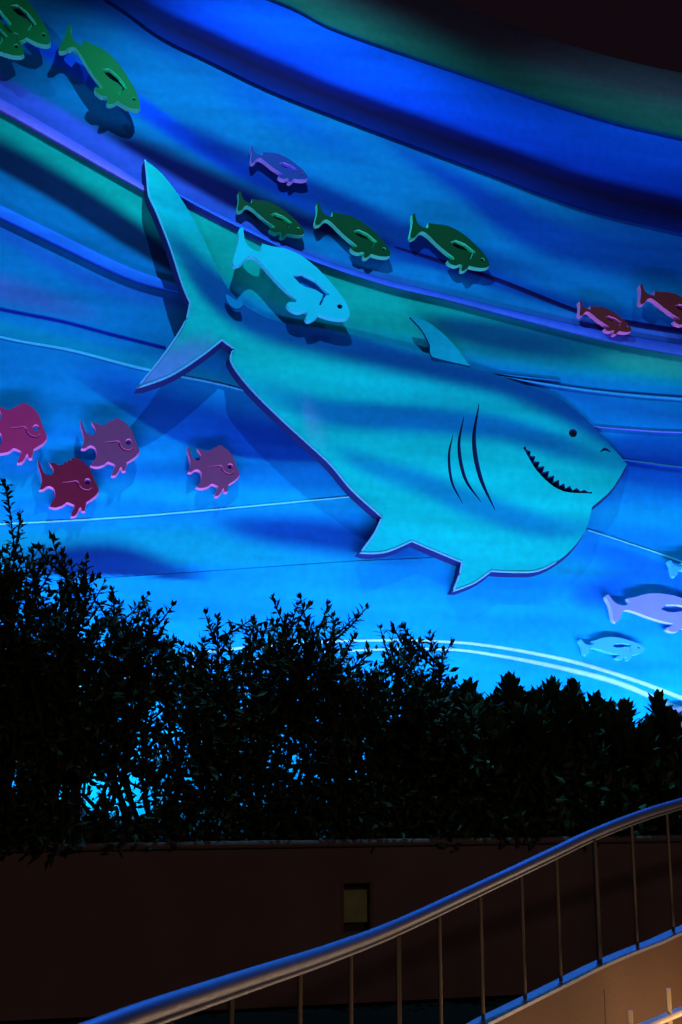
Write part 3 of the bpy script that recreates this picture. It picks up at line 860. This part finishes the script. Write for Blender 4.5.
for px in (118, 175, 236, 297, 348, 437, 477, 517, 556, 631, 668, 706, 745, 785, 826):
    p = rail_at_px(px)
    b = MB(); b.tube([p - Vector((0, 0, .03)), p - Vector((0, 0, DROP - .002 - rise(p)))], .0068, 10)
    b.build('baluster', M_BAL, rail)
for px in (60, 398, 594, 865):
    p = rail_at_px(px)
    b = MB(); b.box(p - Vector((0, 0, .03 + (DROP + .3) / 2)), .015, .035, DROP + .3, bev=.003)
    b.build('post', M_POST, rail)
    b = MB(); b.box(p - Vector((0, .036, .05)) - Vector((0, 0, DROP + .40)), .012, .012, .8, bev=.002); b.build('joint_strip', M_POST, rail)

curb = empty('ramp_curb', rail3[60] - Vector((0, 0, 1.3))); props(curb, 'low solid curb wall under the handrail, warm lit on its near side', 'wall')
def side(i):
    t = rail3[min(i + 1, len(rail3) - 1)] - rail3[max(i - 1, 0)]; t.z = 0; t.normalize()
    return Vector((t.y, -t.x, 0))       # toward the walkway
def sweep(name, prof, mat, parent):
    V, Fc = [], []
    k = len(prof)
    for i, p in enumerate(rail3):
        s = side(i)
        for (a, z) in prof:
            zz = z if z is not None else None
            V.append(p + s * a + Vector((0, 0, z + rise(p))) if z > -5 else Vector((p.x + s.x * a, p.y + s.y * a, 0)))
    for i in range(len(rail3) - 1):
        for j in range(k):
            j2 = (j + 1) % k
            Fc.append((i * k + j, i * k + j2, (i + 1) * k + j2, (i + 1) * k + j))
    Fc.append(tuple(range(k))); Fc.append(tuple((len(rail3) - 1) * k + j for j in range(k)))
    m = MB(); m.add(V, Fc); return m.build(name, mat, parent)
sweep('curb_wall', [(.03, -DROP - .014), (-.03, -DROP - .014), (-.03, -9), (.03, -9)], M_CURB, curb)
sweep('cap', [(.032, -DROP), (-.034, -DROP), (-.034, -DROP - .012), (.032, -DROP - .012)], M_CAP, curb)

# low rail with stub pickets in front of the curb
M_CREAM = noisy('cream_enamel', (.75, .62, .42), .06, 8, .4)
low = empty('low_rail', at(668, 1040, 4.75)); props(low, 'low cream rail with short stub pickets in warm light at the foot of the curb', 'railing')
lpts = [at(540, 1060, 4.2), at(600, 1043, 4.4), at(648, 1025, 4.6), at(682, 1011, 4.8), at(740, 990, 5.1), at(800, 972, 5.5)]
lp = [Vector(v) for v in spline([tuple(p) for p in lpts], 8)]
b = MB(); b.tube(lp, .016, 12); b.build('rail', M_CREAM, low, True)
for (tx, ty, Y, base_y) in ((668, 988, 4.72, 1016), (630, 1010, 4.53, 1032), (706, 968, 4.93, 1002)):
    b = MB(); a0 = at(tx, ty, Y); b.box((a0.x, a0.y, a0.z - .07), .017, .012, .14, bev=.002); b.build('picket', M_CREAM, low)
for px, Y in ((600, 4.4), (720, 5.0)):
    pp = min(lp, key=lambda p: abs(p.y - Y)); b = MB(); b.tube([pp, (pp.x, pp.y, .0)], .013, 10); b.build('leg', M_CREAM, low)

# ------------------------------------------------------------------ lamps
M_HOUSE = noisy('lamp_housing', (.03, .03, .035), .2, 9, .5, .4)
def glow(name, c, s):
    m, nt, b_ = new_mat(name)
    b_.inputs['Base Color'].default_value = (.1, .1, .1, 1)
    b_.inputs['Emission Color'].default_value = (*c, 1); b_.inputs['Emission Strength'].default_value = s
    return m
WASH = 150
BLUE = (.34, .47, 1.0)       # deep blue floods at the foot
CYAN = (.14, .66, 1.0)       # cyan floods above
def flood(label, pos, aim, colr, power, size, blend=.8, rad=.12, grp=None):
    d = (aim - pos).normalized()
    sdir = d.cross(Vector((0, 0, 1))).normalized(); up_ = sdir.cross(d)
    o = empty('floodlight', pos); props(o, label, 'floodlight', grp)
    b = MB(); b.box(pos - d * .10, .34, .12, .26, (sdir, d, up_), bev=.02); b.build('housing', M_HOUSE, o)
    b = MB(); b.box(pos - d * .035, .29, .004, .21, (sdir, d, up_)); b.build('lens', glow('flood_lens', colr, 3), o)
    b = MB(); b.tube([pos - d * .1 - sdir * .19, pos - d * .1 - sdir * .19 - Vector((0, 0, .2)), pos - d * .1 + sdir * .19 - Vector((0, 0, .2)), pos - d * .1 + sdir * .19], .012, 8)
    b.build('bracket', M_HOUSE, o)
    l = bpy.data.lights.new('flood_beam', 'SPOT'); l.energy = power; l.color = colr; l.spot_size = R(size); l.spot_blend = blend; l.shadow_soft_size = rad
    lo_ = bpy.data.objects.new('flood_beam', l); COL.objects.link(lo_)
    lo_.location = pos + d * .02; lo_.rotation_euler = d.to_track_quat('-Z', 'Y').to_euler()
    return o
# foot of the wall, behind the hedge
g1 = 'linear wall washers on the soil behind the hedge'
for k, u in enumerate((-9.0, -4.4, .2, 4.8, 9.4)):
    pos = wuv(u, SOILZ + .14, 3.0); aim = wuv(u, 4.2, 0)
    d = (aim - pos).normalized(); up_ = U.cross(d)
    o = empty('wall_washer', pos)
    props(o, 'long linear blue wall washer on the soil behind the hedge, %s one' % ('far left', 'left', 'middle', 'right', 'far right')[k], 'floodlight', g1)
    b = MB(); b.box(pos - d * .06, 4.2, .12, .09, (U, d, up_), bev=.015); b.build('housing', M_HOUSE, o)
    for sx in (-1.8, 1.8):
        b = MB(); b.box(pos - d * .1 + U * sx - Vector((0, 0, .08)), .06, .06, .16); b.build('foot', M_HOUSE, o)
    l = bpy.data.lights.new('washer_beam', 'AREA'); l.shape = 'RECTANGLE'; l.size = 4.2; l.size_y = .07; l.energy = WASH; l.color = BLUE; l.spread = R(105)
    lo_ = bpy.data.objects.new('washer_beam', l); COL.objects.link(lo_)
    lo_.matrix_world = Matrix.Translation(pos + d * .01) @ Matrix((U, up_, -d)).transposed().to_4x4()
flood('small cyan floodlight at the foot of the mural behind the bright gap in the hedge', wuv(-3.4, SOILZ + .2, 1.5), wuv(-3.15, 1.75, 0), (.25, .65, 1.0), 130, 110, .9, .08)
# arms above the roofline
g2 = 'floodlights on arms above the mural'
for u, v, d_, tu, tv, pw, sz, lab in ((-8.2, 14.8, 2.6, -4.6, 7.5, 680, 84, 'leftmost'), (-1.6, 15.4, 5.0, -.8, 5.6, 3900, 86, 'middle'), (6.2, 15.6, 5.0, 4.6, 6.0, 1000, 78, 'right')):
    flood('cyan floodlight on an arm above the mural, %s one' % lab, wuv(u, v, d_), wuv(tu, tv, 0), CYAN, pw, sz, .7, .05, g2)

# added blue floodlight, out of view, to tint the handrail's top
flood('added blue floodlight on a tall pole, unseen, brightening the ramp handrail', Vector((1.5, 6.6, 13)), Vector((.4, 4.0, 1.2)), (.03, .20, 1.0), 6500, 30, .8, .1)
b = MB(); b.tube([(9, 7.4, 0), (9, 7.4, 13.1)], [.11, .07], 12); b.tube([(9, 7.4, 13.0), (1.5, 6.6, 13.2)], [.05, .04], 10)
po = b.build('added_lamp_pole', M_HOUSE); props(po, 'added tall dark pole with a long arm for the unseen blue floodlight', 'pole')

# added warm fill lamp, unseen behind the viewer, brightening planter and curb
pl = empty('fill_lamp', (4.5, -5, 0)); props(pl, 'added warm fill lamp on a pole, unseen behind the viewer', 'lamp')
b = MB(); b.tube([(4.5, -5, 0), (4.5, -5, 4.1)], [.06, .045], 12); b.build('pole', M_HOUSE, pl)
b = MB(); bm_ = bmesh.new(); bmesh.ops.create_icosphere(bm_, subdivisions=3, radius=.2); bm_.verts.index_update()
b.add([v.co + Vector((4.5, -5, 4.3)) for v in bm_.verts], [[v.index for v in f.verts] for f in bm_.faces]); bm_.free()
b.build('globe', glow('fill_globe_glow', (1, .6, .35), 4), pl, True)
l = bpy.data.lights.new('fill_lamp_glow', 'POINT'); l.energy = 280; l.color = (1.0, .66, .52); l.shadow_soft_size = .25
lo_ = bpy.data.objects.new('fill_lamp_glow', l); COL.objects.link(lo_); lo_.location = (4.5, -5, 4.75)

# warm lamps at the foot of the ramp curb
WARM = (1.0, .58, .30)
def warm(px, py, Y, off, z, e, sx):
    i = min(range(len(rail3)), key=lambda j: abs(rail3[j].y - Y))
    p = rail3[i] + side(i) * off; p.z = z
    l = bpy.data.lights.new('warm_strip', 'AREA'); l.shape = 'RECTANGLE'; l.size = sx; l.size_y = .08; l.energy = e; l.color = WARM
    o = bpy.data.objects.new('warm_strip', l); COL.objects.link(o); o.location = p
    tgt = rail3[i] - Vector((0, 0, .25))
    o.rotation_euler = (tgt - p).to_track_quat('-Z', 'Y').to_euler()
warm(0, 0, 5.2, .62, .42, 8, .9)
warm(0, 0, 4.0, .55, .35, 4.5, .9)
warm(0, 0, 2.6, .5, .35, 4, .8)

# ------------------------------------------------------------------ night sky
world = bpy.data.worlds.new('World'); scene.world = world; world.use_nodes = True
nt = world.node_tree; bg = nt.nodes['Background']
sky = nt.nodes.new('ShaderNodeTexSky'); sky.sky_type = 'NISHITA'; sky.sun_disc = False
sky.sun_elevation = R(-6); sky.sun_rotation = R(200)
mx = nt.nodes.new('ShaderNodeMix'); mx.data_type = 'RGBA'; mx.blend_type = 'ADD'; mx.inputs['Factor'].default_value = 1
sc = nt.nodes.new('ShaderNodeMix'); sc.data_type = 'RGBA'; sc.blend_type = 'MULTIPLY'; sc.inputs['Factor'].default_value = 1
sc.inputs['B'].default_value = (.02, .02, .02, 1)
nt.links.new(sky.outputs['Color'], sc.inputs['A'])
nt.links.new(sc.outputs['Result'], mx.inputs['A'])
mx.inputs['B'].default_value = (.060, .030, .050, 1)
nt.links.new(mx.outputs['Result'], bg.inputs['Color'])
bg.inputs['Strength'].default_value = .09

vs = scene.view_settings
scene.display_settings.display_device = 'sRGB'
vs.view_transform = 'Standard'; vs.look = 'None'; vs.exposure = 0; vs.gamma = 1; vs.use_curve_mapping = False
scene.render.resolution_x = 682; scene.render.resolution_y = 1024
